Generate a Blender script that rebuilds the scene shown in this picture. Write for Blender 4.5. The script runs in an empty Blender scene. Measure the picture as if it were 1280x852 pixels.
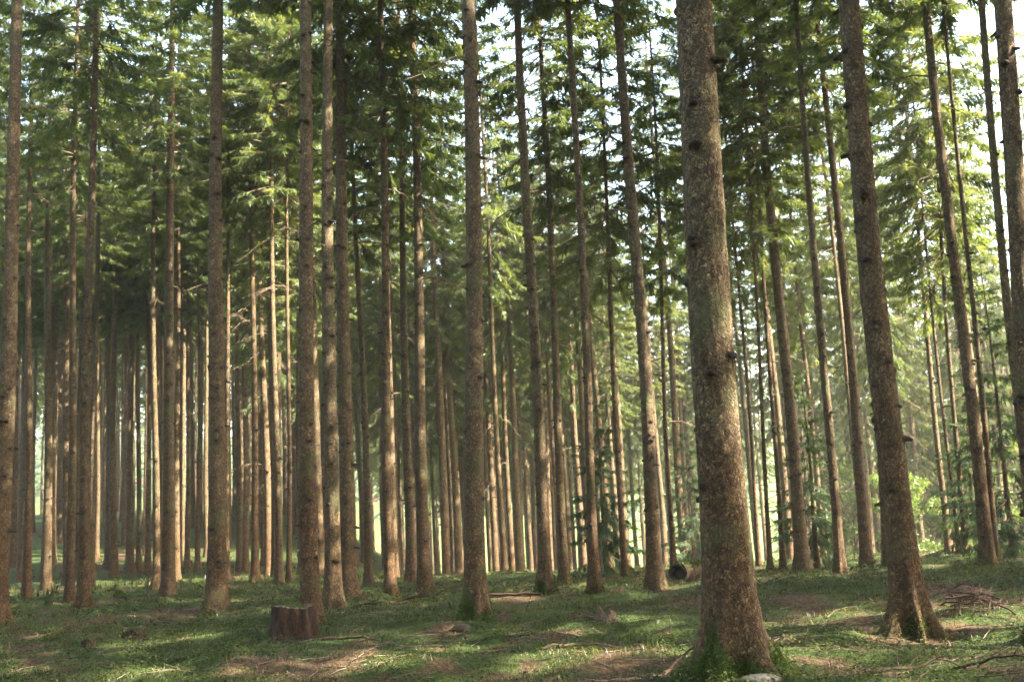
import bpy, math, random
import numpy as np
from mathutils import Matrix, Vector

scene = bpy.context.scene
COL = scene.collection
RAD = math.radians

# ------------------------------------------------------------------ camera model
W, H, F = 1280.0, 852.0, 1400.0
VPX, VPY = 205.0, -8100.0           # where upright trunks meet, above the picture
CAM_H = 1.55
zc = np.array([VPX - W/2, H/2 - VPY, -F]); zc /= np.linalg.norm(zc)
fc = np.array([0, 0, -1.0]); yc = fc - fc.dot(zc)*zc; yc /= np.linalg.norm(yc)
xc = np.cross(yc, zc)
ROT = np.array([xc, yc, zc])        # camera vector -> world vector


SUN_E, SUN_H = 36.0, (.96, -.28)     # height of the sun and its bearing: from the right, a little behind the viewer


# ------------------------------------------------------------------ noise and terrain
def _hash(ix, iy, seed):
    n = (ix.astype(np.int64)*374761393 + iy.astype(np.int64)*668265263 + seed*974634777) & 0x7fffffff
    n = ((n ^ (n >> 13))*1274126177) & 0x7fffffff
    n = (n ^ (n >> 16)) & 0xffff
    return n/65535.0


def vnoise(x, y, seed=0):
    x = np.asarray(x, float); y = np.asarray(y, float)
    ix = np.floor(x); iy = np.floor(y)
    fx = x-ix; fy = y-iy
    fx = fx*fx*(3-2*fx); fy = fy*fy*(3-2*fy)
    a = _hash(ix, iy, seed); b = _hash(ix+1, iy, seed)
    c = _hash(ix, iy+1, seed); d = _hash(ix+1, iy+1, seed)
    return (a*(1-fx)+b*fx)*(1-fy) + (c*(1-fx)+d*fx)*fy


def fbm(x, y, seed=0, octs=4):
    s = 0; a = .5; t = 0
    for k in range(octs):
        s = s + a*vnoise(np.asarray(x)*2**k, np.asarray(y)*2**k, seed+k*17); t += a; a *= .5
    return s/t


def sstep(a, b, x):
    t = np.clip((x-a)/(b-a), 0, 1)
    return t*t*(3-2*t)


def terrain(x, y):
    x = np.asarray(x, float); y = np.asarray(y, float)
    ang = x/np.maximum(y, 6.0)
    right = sstep(-.22, -.06, ang)
    z = .34*(fbm(x*.16+3, y*.16+9, 1, 3)-.5)
    z = z + .16*(fbm(x*.9+1, y*.9+4, 5, 3)-.5)*(1-sstep(45, 90, y))
    # rise on the left beyond the flat, drop behind the crest in the middle and right
    z = z + (1-right)*(4.2*sstep(48, 95, y))
    z = z - right*(2.3*sstep(31, 62, y))
    z = z + .24*(fbm(x*1.5+8, y*1.5+2, 15, 3)-.5)*(1-sstep(22, 45, y))
    # far valley side
    z = z + 34*sstep(120, 430, y)*(.75+.5*fbm(x*.006+5, y*.006, 31, 3)) - 1.5*sstep(70, 120, y)*right
    # little swell at the right foreground
    z = z + .25*np.exp(-(((x-8.5)/4.0)**2+((y-20)/5.0)**2))
    return z


CZ = float(terrain(0, 0)) + CAM_H
CAM = np.array([0, 0, CZ])


def ray(px, py):
    d = ROT @ np.array([px-W/2, H/2-py, -F])
    return d/np.linalg.norm(d)


def ground_at(px, py, tmax=140):
    d = ray(px, py)
    ts = np.arange(4, tmax, .05)
    P = CAM[None]+d[None]*ts[:, None]
    g = terrain(P[:, 0], P[:, 1])
    k = np.nonzero(P[:, 2] <= g)[0]
    i = k[0] if len(k) else len(ts)-1
    p = P[i].copy(); p[2] = float(terrain(p[0], p[1]))
    return p


def depth_of(p):
    return float((p-CAM) @ (ROT @ np.array([0, 0, -1.0])))


# ------------------------------------------------------------------ object helpers
def link(o, parent=None):
    COL.objects.link(o)
    if parent is not None:
        o.parent = parent
    return o


def tag(o, label=None, cat=None, group=None, kind=None):
    if label: o['label'] = label
    if cat: o['category'] = cat
    if group: o['group'] = group
    if kind: o['kind'] = kind
    return o


def empty(name, loc, rot=(0, 0, 0)):
    o = bpy.data.objects.new(name, None)
    o.location = loc; o.rotation_euler = rot
    o.empty_display_size = .3
    return link(o)


def mesh_from(name, verts, faces, mats, mat_idx=None, attrs=None, smooth=True):
    """faces: list of integer arrays (n,k)."""
    me = bpy.data.meshes.new(name)
    verts = np.asarray(verts, np.float32)
    me.vertices.add(len(verts)); me.vertices.foreach_set('co', verts.ravel())
    tot = sum(f.size for f in faces); n = sum(len(f) for f in faces)
    me.loops.add(tot); me.polygons.add(n)
    me.loops.foreach_set('vertex_index', np.concatenate([f.ravel() for f in faces]).astype(np.int32))
    sizes = np.concatenate([np.full(len(f), f.shape[1]) for f in faces])
    starts = np.concatenate([[0], np.cumsum(sizes)[:-1]])
    me.polygons.foreach_set('loop_start', starts.astype(np.int32))
    if mat_idx is not None:
        me.polygons.foreach_set('material_index', np.asarray(mat_idx, np.int32))
    me.polygons.foreach_set('use_smooth', np.full(n, smooth, bool))
    for m in mats: me.materials.append(m)
    for k, v in (attrs or {}).items():
        a = me.attributes.new(k, 'FLOAT', 'POINT'); a.data.foreach_set('value', np.asarray(v, np.float32))
    me.update(calc_edges=True)
    me.validate()
    return me


def obj(name, me, parent=None, loc=(0, 0, 0), rot=(0, 0, 0), scale=(1, 1, 1)):
    o = bpy.data.objects.new(name, me)
    o.location = loc; o.rotation_euler = rot; o.scale = scale
    return link(o, parent)


class MB:
    """collects rings, tubes and blades into one mesh"""
    def __init__(self): self.v = []; self.f3 = []; self.f4 = []; self.m3 = []; self.m4 = []; self.a = []; self.n = 0

    def add(self, v, f, mat=0, a=0.0):
        v = np.asarray(v, float); f = np.asarray(f, int)
        self.v.append(v)
        self.a.append(np.broadcast_to(np.asarray(a, float), (len(v),)).copy())
        (self.f4 if f.shape[1] == 4 else self.f3).append(f+self.n)
        (self.m4 if f.shape[1] == 4 else self.m3).append(np.full(len(f), mat))
        self.n += len(v)

    def tube(self, pts, rad, nseg=8, mat=0, a=0.0, cap=True, rng=None, rough=0.0):
        pts = np.asarray(pts, float); rad = np.broadcast_to(np.asarray(rad, float), (len(pts),))
        tan = np.gradient(pts, axis=0); tan /= np.linalg.norm(tan, axis=1)[:, None]+1e-9
        ref = np.array([0, 0, 1.0]) if abs(tan[0][2]) < .9 else np.array([1.0, 0, 0])
        th = np.linspace(0, 2*math.pi, nseg, endpoint=False)
        V = []
        for p, t, r in zip(pts, tan, rad):
            u = np.cross(t, ref); u /= np.linalg.norm(u); w = np.cross(t, u)
            rr = r*(1+(rng.uniform(-rough, rough, nseg) if rng is not None else 0))
            V.append(p+(np.cos(th)*rr)[:, None]*u+(np.sin(th)*rr)[:, None]*w)
        V = np.concatenate(V); n = len(pts)
        i = np.arange(n-1)[:, None]*nseg; j = np.arange(nseg)[None]; k = (j+1) % nseg
        Fq = np.stack([i+j, i+k, i+nseg+k, i+nseg+j], -1).reshape(-1, 4)
        self.add(V, Fq, mat, a)
        if cap:
            for ring, c, s in ((0, pts[0], 1), (n-1, pts[-1], -1)):
                b = ring*nseg
                vv = np.concatenate([V[b:b+nseg], c[None]])
                jj = np.arange(nseg)
                ff = np.stack([jj, (jj+1) % nseg, np.full(nseg, nseg)], 1)
                if s > 0: ff = ff[:, ::-1]
                self.add(vv, ff, mat, a)

    def build(self, name, mats, smooth=True, attr='tint'):
        fs, ms = [], []
        for f, m in ((self.f4, self.m4), (self.f3, self.m3)):
            if f: fs.append(np.concatenate(f)); ms.append(np.concatenate(m))
        return mesh_from(name, np.concatenate(self.v), fs, mats, np.concatenate(ms), {attr: np.concatenate(self.a)}, smooth)


# ------------------------------------------------------------------ materials
def new_mat(name):
    m = bpy.data.materials.new(name); m.use_nodes = True
    nt = m.node_tree; nt.nodes.clear()
    out = nt.nodes.new('ShaderNodeOutputMaterial')
    return m, nt, out


def N(nt, t, **kw):
    n = nt.nodes.new('ShaderNode'+t)
    for k, v in kw.items():
        if k.startswith('i_'):
            n.inputs[k[2:].replace('_', ' ')].default_value = v
        else:
            setattr(n, k, v)
    return n


def L(nt, a, b): nt.links.new(a, b)


def ramp(nt, fac, stops, interp='LINEAR'):
    r = nt.nodes.new('ShaderNodeValToRGB'); r.color_ramp.interpolation = interp
    e = r.color_ramp.elements
    while len(e) < len(stops): e.new(.5)
    for el, (p, c) in zip(e, stops):
        el.position = p; el.color = (*c, 1) if len(c) == 3 else c
    L(nt, fac, r.inputs[0]); return r.outputs[0]


def mixc(nt, fac, a, b, mode='MIX'):
    m = nt.nodes.new('ShaderNodeMix'); m.data_type = 'RGBA'; m.blend_type = mode
    for s, v in ((m.inputs[0], fac), (m.inputs[6], a), (m.inputs[7], b)):
        if hasattr(v, 'is_linked'): L(nt, v, s)
        elif isinstance(v, (int, float)): s.default_value = v
        else: s.default_value = (*v, 1)
    return m.outputs[2]


def math_(nt, op, a, b=None, clamp=False):
    m = nt.nodes.new('ShaderNodeMath'); m.operation = op; m.use_clamp = clamp
    for s, v in zip(m.inputs, (a, b)):
        if v is None: continue
        if hasattr(v, 'is_linked'): L(nt, v, s)
        else: s.default_value = v
    return m.outputs[0]


def mapr(nt, v, a, b, c=0., d=1.):
    m = nt.nodes.new('ShaderNodeMapRange'); m.interpolation_type = 'SMOOTHSTEP'
    L(nt, v, m.inputs[0])
    for i, x in enumerate((a, b, c, d)): m.inputs[i+1].default_value = x
    return m.outputs[0]


def noise(nt, vec, scale, detail=4, rough=.55):
    n = N(nt, 'TexNoise'); n.inputs['Scale'].default_value = scale
    n.inputs['Detail'].default_value = detail; n.inputs['Roughness'].default_value = rough
    L(nt, vec, n.inputs['Vector']); return n.outputs['Fac']


def attr(nt, name):
    a = N(nt, 'Attribute'); a.attribute_name = name; return a.outputs['Fac']


def bark_mat():
    m, nt, out = new_mat('spruce_bark')
    tc = N(nt, 'TexCoord').outputs['Object']
    oi = N(nt, 'ObjectInfo').outputs['Random']
    off = N(nt, 'CombineXYZ'); L(nt, math_(nt, 'MULTIPLY', oi, 37.), off.inputs[0]); L(nt, math_(nt, 'MULTIPLY', oi, 11.), off.inputs[2])
    add = N(nt, 'VectorMath', operation='ADD'); L(nt, tc, add.inputs[0]); L(nt, off.outputs[0], add.inputs[1])
    p = add.outputs[0]
    # warp so the scales do not line up
    wn = N(nt, 'TexNoise'); wn.inputs['Scale'].default_value = 16; wn.inputs['Detail'].default_value = 3; L(nt, p, wn.inputs['Vector'])
    sc = N(nt, 'VectorMath', operation='SCALE'); L(nt, wn.outputs['Color'], sc.inputs[0]); sc.inputs['Scale'].default_value = .11
    ad2 = N(nt, 'VectorMath', operation='ADD'); L(nt, p, ad2.inputs[0]); L(nt, sc.outputs[0], ad2.inputs[1])
    mp = N(nt, 'Mapping'); mp.inputs['Scale'].default_value = (1, 1, .62); L(nt, ad2.outputs[0], mp.inputs[0])
    vo = N(nt, 'TexVoronoi'); vo.inputs['Scale'].default_value = 44; L(nt, mp.outputs[0], vo.inputs['Vector'])
    ve = N(nt, 'TexVoronoi', feature='DISTANCE_TO_EDGE'); ve.inputs['Scale'].default_value = 44; L(nt, mp.outputs[0], ve.inputs['Vector'])
    sep = N(nt, 'SeparateXYZ'); L(nt, tc, sep.inputs[0])
    n1 = noise(nt, p, 1.1, 4); n2 = noise(nt, p, 5.5, 5, .65); n3 = noise(nt, p, 60, 3, .6)
    hz = math_(nt, 'ADD', sep.outputs[2], math_(nt, 'MULTIPLY', math_(nt, 'SUBTRACT', n1, .5), 5.))
    low = ramp(nt, n2, [(.25, (.05, .025, .011)), (.5, (.108, .058, .026)), (.75, (.18, .108, .052))])
    high = ramp(nt, n2, [(.25, (.066, .044, .024)), (.5, (.135, .092, .05)), (.75, (.215, .155, .088))])
    c = mixc(nt, mapr(nt, hz, .3, 4.2), low, high)
    # tree to tree difference of hue
    c = mixc(nt, math_(nt, 'MULTIPLY', oi, .5), c, mixc(nt, .5, c, (.13, .12, .07)))
    # each scale of bark a little lighter or darker
    sv = N(nt, 'SeparateColor'); L(nt, vo.outputs['Color'], sv.inputs[0])
    c = mixc(nt, .75, c, mixc(nt, 1., c, ramp(nt, sv.outputs[0], [(0, (.42, .40, .38)), (.55, (.95, .95, .95)), (.85, (1.3, 1.28, 1.2)), (1, (2.1, 2.05, 1.8))]), 'MULTIPLY'))
    edge = mapr(nt, ve.outputs['Distance'], .0, .16)
    c = mixc(nt, math_(nt, 'MULTIPLY', math_(nt, 'SUBTRACT', 1., edge), .62), c, (.025, .015, .011))
    # long cracks between bigger plates
    mp2 = N(nt, 'Mapping'); mp2.inputs['Scale'].default_value = (1, 1, .4); L(nt, ad2.outputs[0], mp2.inputs[0])
    v2 = N(nt, 'TexVoronoi', feature='DISTANCE_TO_EDGE'); v2.inputs['Scale'].default_value = 13; L(nt, mp2.outputs[0], v2.inputs['Vector'])
    crack = mapr(nt, math_(nt, 'ADD', v2.outputs['Distance'], math_(nt, 'MULTIPLY', math_(nt, 'SUBTRACT', n3, .5), .1)), .0, .09)
    c = mixc(nt, math_(nt, 'MULTIPLY', math_(nt, 'SUBTRACT', 1., crack), .45), c, (.03, .018, .011))
    # green algae and pale lichen
    al = mapr(nt, noise(nt, p, 1.7, 5, .6), .52, .7)
    c = mixc(nt, math_(nt, 'MULTIPLY', al, .5), c, (.085, .10, .04))
    li = mapr(nt, noise(nt, p, 14, 4, .6), .63, .72)
    c = mixc(nt, math_(nt, 'MULTIPLY', li, .35), c, (.30, .27, .17))
    # moss on the roots, dark knots and the painted shade of the hollow
    mo = mapr(nt, math_(nt, 'ADD', attr(nt, 'moss'), math_(nt, 'MULTIPLY', math_(nt, 'SUBTRACT', n2, .5), .9)), .35, .65)
    c = mixc(nt, mo, c, ramp(nt, n3, [(.3, (.03, .05, .012)), (.7, (.075, .11, .022))]))
    c = mixc(nt, math_(nt, 'MULTIPLY', attr(nt, 'knot'), .9), c, (.022, .014, .010))
    b = N(nt, 'BsdfPrincipled'); b.inputs['Roughness'].default_value = .9
    b.inputs['Specular IOR Level'].default_value = .2
    L(nt, c, b.inputs['Base Color'])
    hgt = math_(nt, 'ADD', math_(nt, 'ADD', math_(nt, 'MULTIPLY', edge, .6), math_(nt, 'MULTIPLY', crack, .6)), math_(nt, 'ADD', math_(nt, 'MULTIPLY', n3, .35), math_(nt, 'MULTIPLY', sv.outputs[1], .5)))
    bp = N(nt, 'Bump'); bp.inputs['Strength'].default_value = .85; bp.inputs['Distance'].default_value = .02
    L(nt, hgt, bp.inputs['Height']); L(nt, bp.outputs[0], b.inputs['Normal'])
    L(nt, b.outputs[0], out.inputs[0]); return m


def leaf_mat(name, dark, mid, light, trans=.32, tcol=1.25, objvar=True):
    m, nt, out = new_mat(name)
    t = attr(nt, 'tint')
    if objvar:
        oi = N(nt, 'ObjectInfo').outputs['Random']
        t = math_(nt, 'ADD', t, math_(nt, 'MULTIPLY', math_(nt, 'SUBTRACT', oi, .5), .3))
    c = ramp(nt, t, [(0.05, dark), (.5, mid), (.95, light)])
    d = N(nt, 'BsdfDiffuse'); L(nt, c, d.inputs[0])
    tr = N(nt, 'BsdfTranslucent'); L(nt, mixc(nt, 1., c, (tcol*1.15, tcol, tcol*.55), 'MULTIPLY'), tr.inputs[0])
    g = N(nt, 'BsdfGlossy'); g.inputs['Roughness'].default_value = .45; g.inputs[0].default_value = (.6, .65, .6, 1)
    mx = N(nt, 'MixShader'); mx.inputs[0].default_value = trans; L(nt, d.outputs[0], mx.inputs[1]); L(nt, tr.outputs[0], mx.inputs[2])
    mg = N(nt, 'MixShader'); mg.inputs[0].default_value = .03; L(nt, mx.outputs[0], mg.inputs[1]); L(nt, g.outputs[0], mg.inputs[2])
    L(nt, mg.outputs[0], out.inputs[0]); return m


def wood_mat(name, a, b_, scale=6., bump=.6, stretch=(1, 1, 1)):
    m, nt, out = new_mat(name)
    tc = N(nt, 'TexCoord').outputs['Object']
    mp = N(nt, 'Mapping'); mp.inputs['Scale'].default_value = stretch; L(nt, tc, mp.inputs[0])
    n1 = noise(nt, mp.outputs[0], scale, 5, .65); n2 = noise(nt, mp.outputs[0], scale*6, 3, .6)
    c = ramp(nt, n1, [(.3, a), (.7, b_)])
    c = mixc(nt, mapr(nt, n2, .45, .65, 0, .5), c, tuple(x*.35 for x in a))
    b = N(nt, 'BsdfPrincipled'); b.inputs['Roughness'].default_value = .9; b.inputs['Specular IOR Level'].default_value = .2
    L(nt, c, b.inputs['Base Color'])
    bp = N(nt, 'Bump'); bp.inputs['Strength'].default_value = bump; bp.inputs['Distance'].default_value = .02
    L(nt, math_(nt, 'ADD', n1, math_(nt, 'MULTIPLY', n2, .5)), bp.inputs['Height']); L(nt, bp.outputs[0], b.inputs['Normal'])
    L(nt, b.outputs[0], out.inputs[0]); return m


def ground_mat():
    m, nt, out = new_mat('forest_floor')
    g = N(nt, 'NewGeometry').outputs['Position']
    n1 = noise(nt, g, .35, 5, .6); n2 = noise(nt, g, 2.2, 5, .65); n3 = noise(nt, g, 22, 4, .7); n4 = noise(nt, g, 90, 2, .6)
    litter = ramp(nt, n3, [(.3, (.022, .014, .008)), (.5, (.058, .036, .02)), (.68, (.12, .08, .045))])
    moss = ramp(nt, n3, [(.3, (.016, .026, .008)), (.5, (.036, .054, .014)), (.7, (.075, .09, .024))])
    f = mapr(nt, math_(nt, 'ADD', math_(nt, 'MULTIPLY', attr(nt, 'litter'), 1.), math_(nt, 'MULTIPLY', math_(nt, 'SUBTRACT', n2, .5), .7)), .38, .62)
    c = mixc(nt, f, moss, litter)
    # open meadow and far slope beyond the stand
    sep = N(nt, 'SeparateXYZ'); L(nt, g, sep.inputs[0])
    far = math_(nt, 'MULTIPLY', mapr(nt, sep.outputs[1], 80., 100.), mapr(nt, sep.outputs[0], -22., -4.))
    c = mixc(nt, far, c, ramp(nt, n1, [(.3, (.07, .11, .03)), (.7, (.13, .17, .05))]))
    b = N(nt, 'BsdfPrincipled'); b.inputs['Roughness'].default_value = 1; b.inputs['Specular IOR Level'].default_value = .1
    L(nt, c, b.inputs['Base Color'])
    bp = N(nt, 'Bump'); bp.inputs['Strength'].default_value = .8; bp.inputs['Distance'].default_value = .05
    L(nt, math_(nt, 'ADD', n3, math_(nt, 'MULTIPLY', n4, .4)), bp.inputs['Height']); L(nt, bp.outputs[0], b.inputs['Normal'])
    L(nt, b.outputs[0], out.inputs[0]); return m


M_BARK = bark_mat()
M_NEEDLE = leaf_mat('spruce_needles', (.040, .066, .024), (.084, .122, .036), (.145, .17, .052), .52)
M_YNEEDLE = leaf_mat('young_spruce_needles', (.025, .05, .024), (.045, .085, .036), (.08, .12, .045), .4)
M_BEECH = leaf_mat('broad_leaves', (.06, .10, .02), (.10, .15, .03), (.16, .21, .05), .45)
M_TWIG = wood_mat('twig_bark', (.07, .05, .034), (.15, .115, .08), 12)
M_DEAD = wood_mat('dead_wood', (.06, .04, .025), (.16, .115, .075), 10)
M_GRASS = leaf_mat('grass_blades', (.022, .031, .008), (.044, .056, .012), (.10, .096, .027), .35, objvar=False)
M_STRAW = leaf_mat('dry_stalks', (.035, .02, .011), (.085, .052, .028), (.18, .13, .072), .2, 1.0, objvar=False)
M_COVER = leaf_mat('ground_leaves', (.015, .024, .007), (.032, .046, .010), (.07, .08, .02), .3, objvar=False)
M_MOSS = leaf_mat('moss_fuzz', (.022, .036, .008), (.052, .078, .014), (.11, .13, .026), .2, objvar=False)
M_STUMP = wood_mat('rotten_stump_bark', (.015, .008, .005), (.052, .026, .015), 13, 1., (1, 1, .35))
M_CUT = wood_mat('weathered_cut_wood', (.05, .036, .022), (.12, .088, .055), 9)
M_ROT = wood_mat('black_rotten_heart', (.012, .009, .007), (.035, .024, .017), 9)
M_STONE = wood_mat('pale_stone', (.05, .045, .036), (.12, .11, .085), 5)
M_GROUND = ground_mat()


# ------------------------------------------------------------------ ground and its cover
LITTER_SPOTS = [(1010, 755, 75, 26), (860, 745, 50, 12), (420, 822, 80, 22), (760, 830, 130, 30), (980, 800, 60, 25),
                (240, 765, 55, 10), (640, 745, 60, 8), (1190, 735, 70, 14), (560, 790, 40, 14), (1250, 840, 50, 14), (330, 830, 60, 16)]
SPOTS = []
for (px, py, rx, ry) in LITTER_SPOTS:
    p = ground_at(px, py); q = ground_at(px+rx, py); s = ground_at(px, py-ry)
    SPOTS.append((p[0], p[1], max(abs(q[0]-p[0]), .3), max(abs(s[1]-p[1]), .6)))


def litter_map(x, y):
    v = .45*sstep(.54, .78, fbm(x*.45+7, y*.45+2, 41, 4)) + .62*sstep(.3, .8, fbm(x*2.3, y*2.3, 47, 3))
    for (cx, cy, rx, ry) in SPOTS:
        v = np.maximum(v, (.28+.75*fbm(x*2.3, y*2.3, 53, 3))*np.exp(-(((x-cx)/rx)**2+((y-cy)/ry)**2)*.8))
    return v


def axis(lo, flo, fhi, hi, fine, growth=1.13):
    a = list(np.arange(flo, fhi+1e-6, fine))
    s = fine; v = fhi
    while v < hi: s *= growth; v += s; a.append(v)
    s = fine; v = flo; b = []
    while v > lo: s *= growth; v -= s; b.append(v)
    return np.array(b[::-1]+a)


gx = axis(-700, -16, 16, 700, .16); gy = axis(-120, 6, 34, 900, .16)
GX, GY = np.meshgrid(gx, gy)
GZ = terrain(GX, GY)
nx, ny = len(gx), len(gy)
ii, jj = np.meshgrid(np.arange(nx-1), np.arange(ny-1))
b0 = (jj*nx+ii).ravel()
gf = np.stack([b0, b0+1, b0+nx+1, b0+nx], 1)
gme = mesh_from('ground', np.stack([GX.ravel(), GY.ravel(), GZ.ravel()], 1), [gf], [M_GROUND], None,
                {'litter': litter_map(GX.ravel(), GY.ravel())})
tag(obj('ground', gme), kind='structure')


def scatter(rng, n, y0, y1, spread=.56, pw=1.0):
    """points over the floor, thinning out with distance"""
    u = rng.random(n)
    y = y0+(y1-y0)*u**pw
    x = (rng.random(n)*2-1)*(y*spread+1.0)
    return x, y


def blades(rng, x, y, hgt, wid, lean, tint, nseg=2):
    """curved tapering blades rooted on the terrain"""
    n = len(x); z = terrain(x, y)-.01
    az = rng.random(n)*2*math.pi
    fa = az+math.pi/2+rng.normal(0, .4, n)
    dx, dy = np.cos(az)*lean*hgt, np.sin(az)*lean*hgt
    sx, sy = np.cos(fa)*wid*.5, np.sin(fa)*wid*.5
    V = np.zeros((n, 5, 3))
    V[:, 0] = np.stack([x-sx, y-sy, z], 1); V[:, 1] = np.stack([x+sx, y+sy, z], 1)
    mx, my, mz = x+dx*.35, y+dy*.35, z+hgt*.6
    V[:, 2] = np.stack([mx+sx*.8, my+sy*.8, mz], 1); V[:, 3] = np.stack([mx-sx*.8, my-sy*.8, mz], 1)
    V[:, 4] = np.stack([x+dx, y+dy, z+hgt*np.sqrt(np.clip(1-lean*lean*.5, .15, 1))], 1)
    b = np.arange(n)*5
    return V.reshape(-1, 3), np.stack([b, b+1, b+2, b+3], 1), np.stack([b+3, b+2, b+4], 1), np.repeat(tint, 5)


rng = np.random.default_rng(4)
# grass: tufts, each of several blades
def grass_field(nt_, y0, y1, per, h0, w0, pw):
    tx, ty = scatter(rng, nt_, y0, y1, .56, pw)
    keep = rng.random(nt_) > np.clip(litter_map(tx, ty)*1.15-.12, 0, .93)
    tx, ty = tx[keep], ty[keep]
    lush = fbm(tx*.8+11, ty*.8, 61, 3)
    x = np.repeat(tx, per)+rng.normal(0, .045, len(tx)*per); y = np.repeat(ty, per)+rng.normal(0, .045, len(tx)*per)
    lu = np.repeat(lush, per)
    h = h0*(.3+2.6*np.clip(lu-.25, 0, 1)**1.5)*rng.uniform(.4, 1.4, len(x))
    tint = np.clip(np.repeat(.45+.9*(fbm(tx*.5, ty*.5+20, 71, 3)-.5)+rng.normal(0, .12, len(tx)), per)+rng.normal(0, .12, len(x)), 0, 1)
    return blades(rng, x, y, h, w0*rng.uniform(.6, 1.3, len(x)), rng.uniform(.15, 1.0, len(x)), tint)


parts = [grass_field(26000, 8, 20, 6, .075, .0065, .9), grass_field(14000, 18, 36, 6, .10, .013, .9), grass_field(6000, 34, 75, 5, .22, .035, 1.0)]
def merge_blades(parts, name, mat):
    vs, f4, f3, ts, o = [], [], [], [], 0
    for v, q, t, a in parts:
        vs.append(v); f4.append(q+o); f3.append(t+o); ts.append(a); o += len(v)
    return mesh_from(name, np.concatenate(vs), [np.concatenate(f4), np.concatenate(f3)], [mat], None, {'tint': np.concatenate(ts)})
tag(obj('grass', merge_blades(parts, 'grass', M_GRASS)), 'soft green grass and moss growing between the trunks', 'grass', kind='stuff')

# dry stalks and needles on the bare patches
def straw_field(n, y0, y1, h0, w0):
    x, y = scatter(rng, n, y0, y1, .56, .9)
    keep = rng.random(n) < np.clip(litter_map(x, y)*1.1, .06, 1)
    x, y = x[keep], y[keep]
    return blades(rng, x, y, h0*rng.uniform(.4, 1.6, len(x)), w0*rng.uniform(.6, 1.3, len(x)), rng.uniform(.5, 1.35, len(x)), np.clip(rng.normal(.5, .25, len(x)), 0, 1))
tag(obj('dry_litter', merge_blades([straw_field(26000, 8, 20, .07, .006), straw_field(13000, 18, 40, .09, .012)], 'dry_litter', M_STRAW)),
    'brown dry stalks and fallen twigs scattered over the bare patches', 'litter', kind='stuff')

# thin dead twigs shed all over the floor
mb = MB()
tx, ty = scatter(rng, 2600, 8, 32, .56, .9)
for x, y in zip(tx, ty):
    a = rng.random()*6.283; ln = rng.uniform(.15, .7); q = np.linspace(-.5, .5, 4)
    px_, py_ = x+np.cos(a)*q*ln, y+np.sin(a)*q*ln+rng.normal(0, .03, 4)*ln
    mb.tube(np.stack([px_, py_, terrain(px_, py_)+.012+rng.uniform(0, .05)*(q+.5)], 1), rng.uniform(.004, .009)*np.linspace(1, .35, 4), 4, 0, .5, False)
tag(obj('fallen_twigs', mb.build('fallen_twigs', [M_TWIG])), 'thin dead twigs strewn over moss and litter', 'twigs', kind='stuff')

# leafy ground cover in low mounds
def leafy(n_cl, y0, y1, leaf, per):
    cx, cy = scatter(rng, n_cl, y0, y1, .56, .9)
    keep = (fbm(cx*.45+31, cy*.45+5, 83, 3) > .43) & (litter_map(cx, cy) < .5)
    cx, cy = cx[keep], cy[keep]; n = len(cx)
    R = rng.uniform(.08, .22, n); hh = rng.uniform(.05, .2, n); tc_ = np.clip(rng.normal(.45, .2, n), 0, 1)
    cx, cy, R, hh, tc_ = [np.repeat(a, per) for a in (cx, cy, R, hh, tc_)]
    n = len(cx); a = rng.random(n)*6.283; r = np.sqrt(rng.random(n))
    x, y = cx+np.cos(a)*r*R, cy+np.sin(a)*r*R
    z = terrain(x, y)+hh*(1-r*r)*rng.uniform(.4, 1.1, n)+.01
    az = rng.random(n)*6.283; tilt = rng.uniform(-.6, .6, n); s = leaf*rng.uniform(.6, 1.3, n)
    d = np.stack([np.cos(az)*np.cos(tilt), np.sin(az)*np.cos(tilt), np.sin(tilt)], 1)
    w = np.stack([-np.sin(az), np.cos(az), rng.uniform(-.4, .4, n)], 1)
    P = np.stack([x, y, z], 1)
    V = np.stack([P-d*s[:, None], P+w*s[:, None]*.55, P+d*s[:, None], P-w*s[:, None]*.55], 1).reshape(-1, 3)
    b = np.arange(n)*4
    return V, np.stack([b, b+1, b+2, b+3], 1), np.repeat(np.clip(tc_+rng.normal(0, .12, n), 0, 1), 4)
vs, fs, ts, o = [], [], [], 0
for a in ((7500, 8, 20, .017, 22), (5000, 18, 40, .030, 20)):
    v, f, t = leafy(*a); vs.append(v); fs.append(f+o); ts.append(t); o += len(v)
tag(obj('ground_cover', mesh_from('ground_cover', np.concatenate(vs), [np.concatenate(fs)], [M_COVER], None, {'tint': np.concatenate(ts)})),
    'low leafy plants growing in mounds on the forest floor', 'plants', kind='stuff')


# ------------------------------------------------------------------ spruce parts
def pnoise(T, h, fx, seed):
    t = T/(2*math.pi)
    return vnoise(T*fx, h, seed)*(1-t)+vnoise((T-2*math.pi)*fx, h, seed)*t


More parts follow.
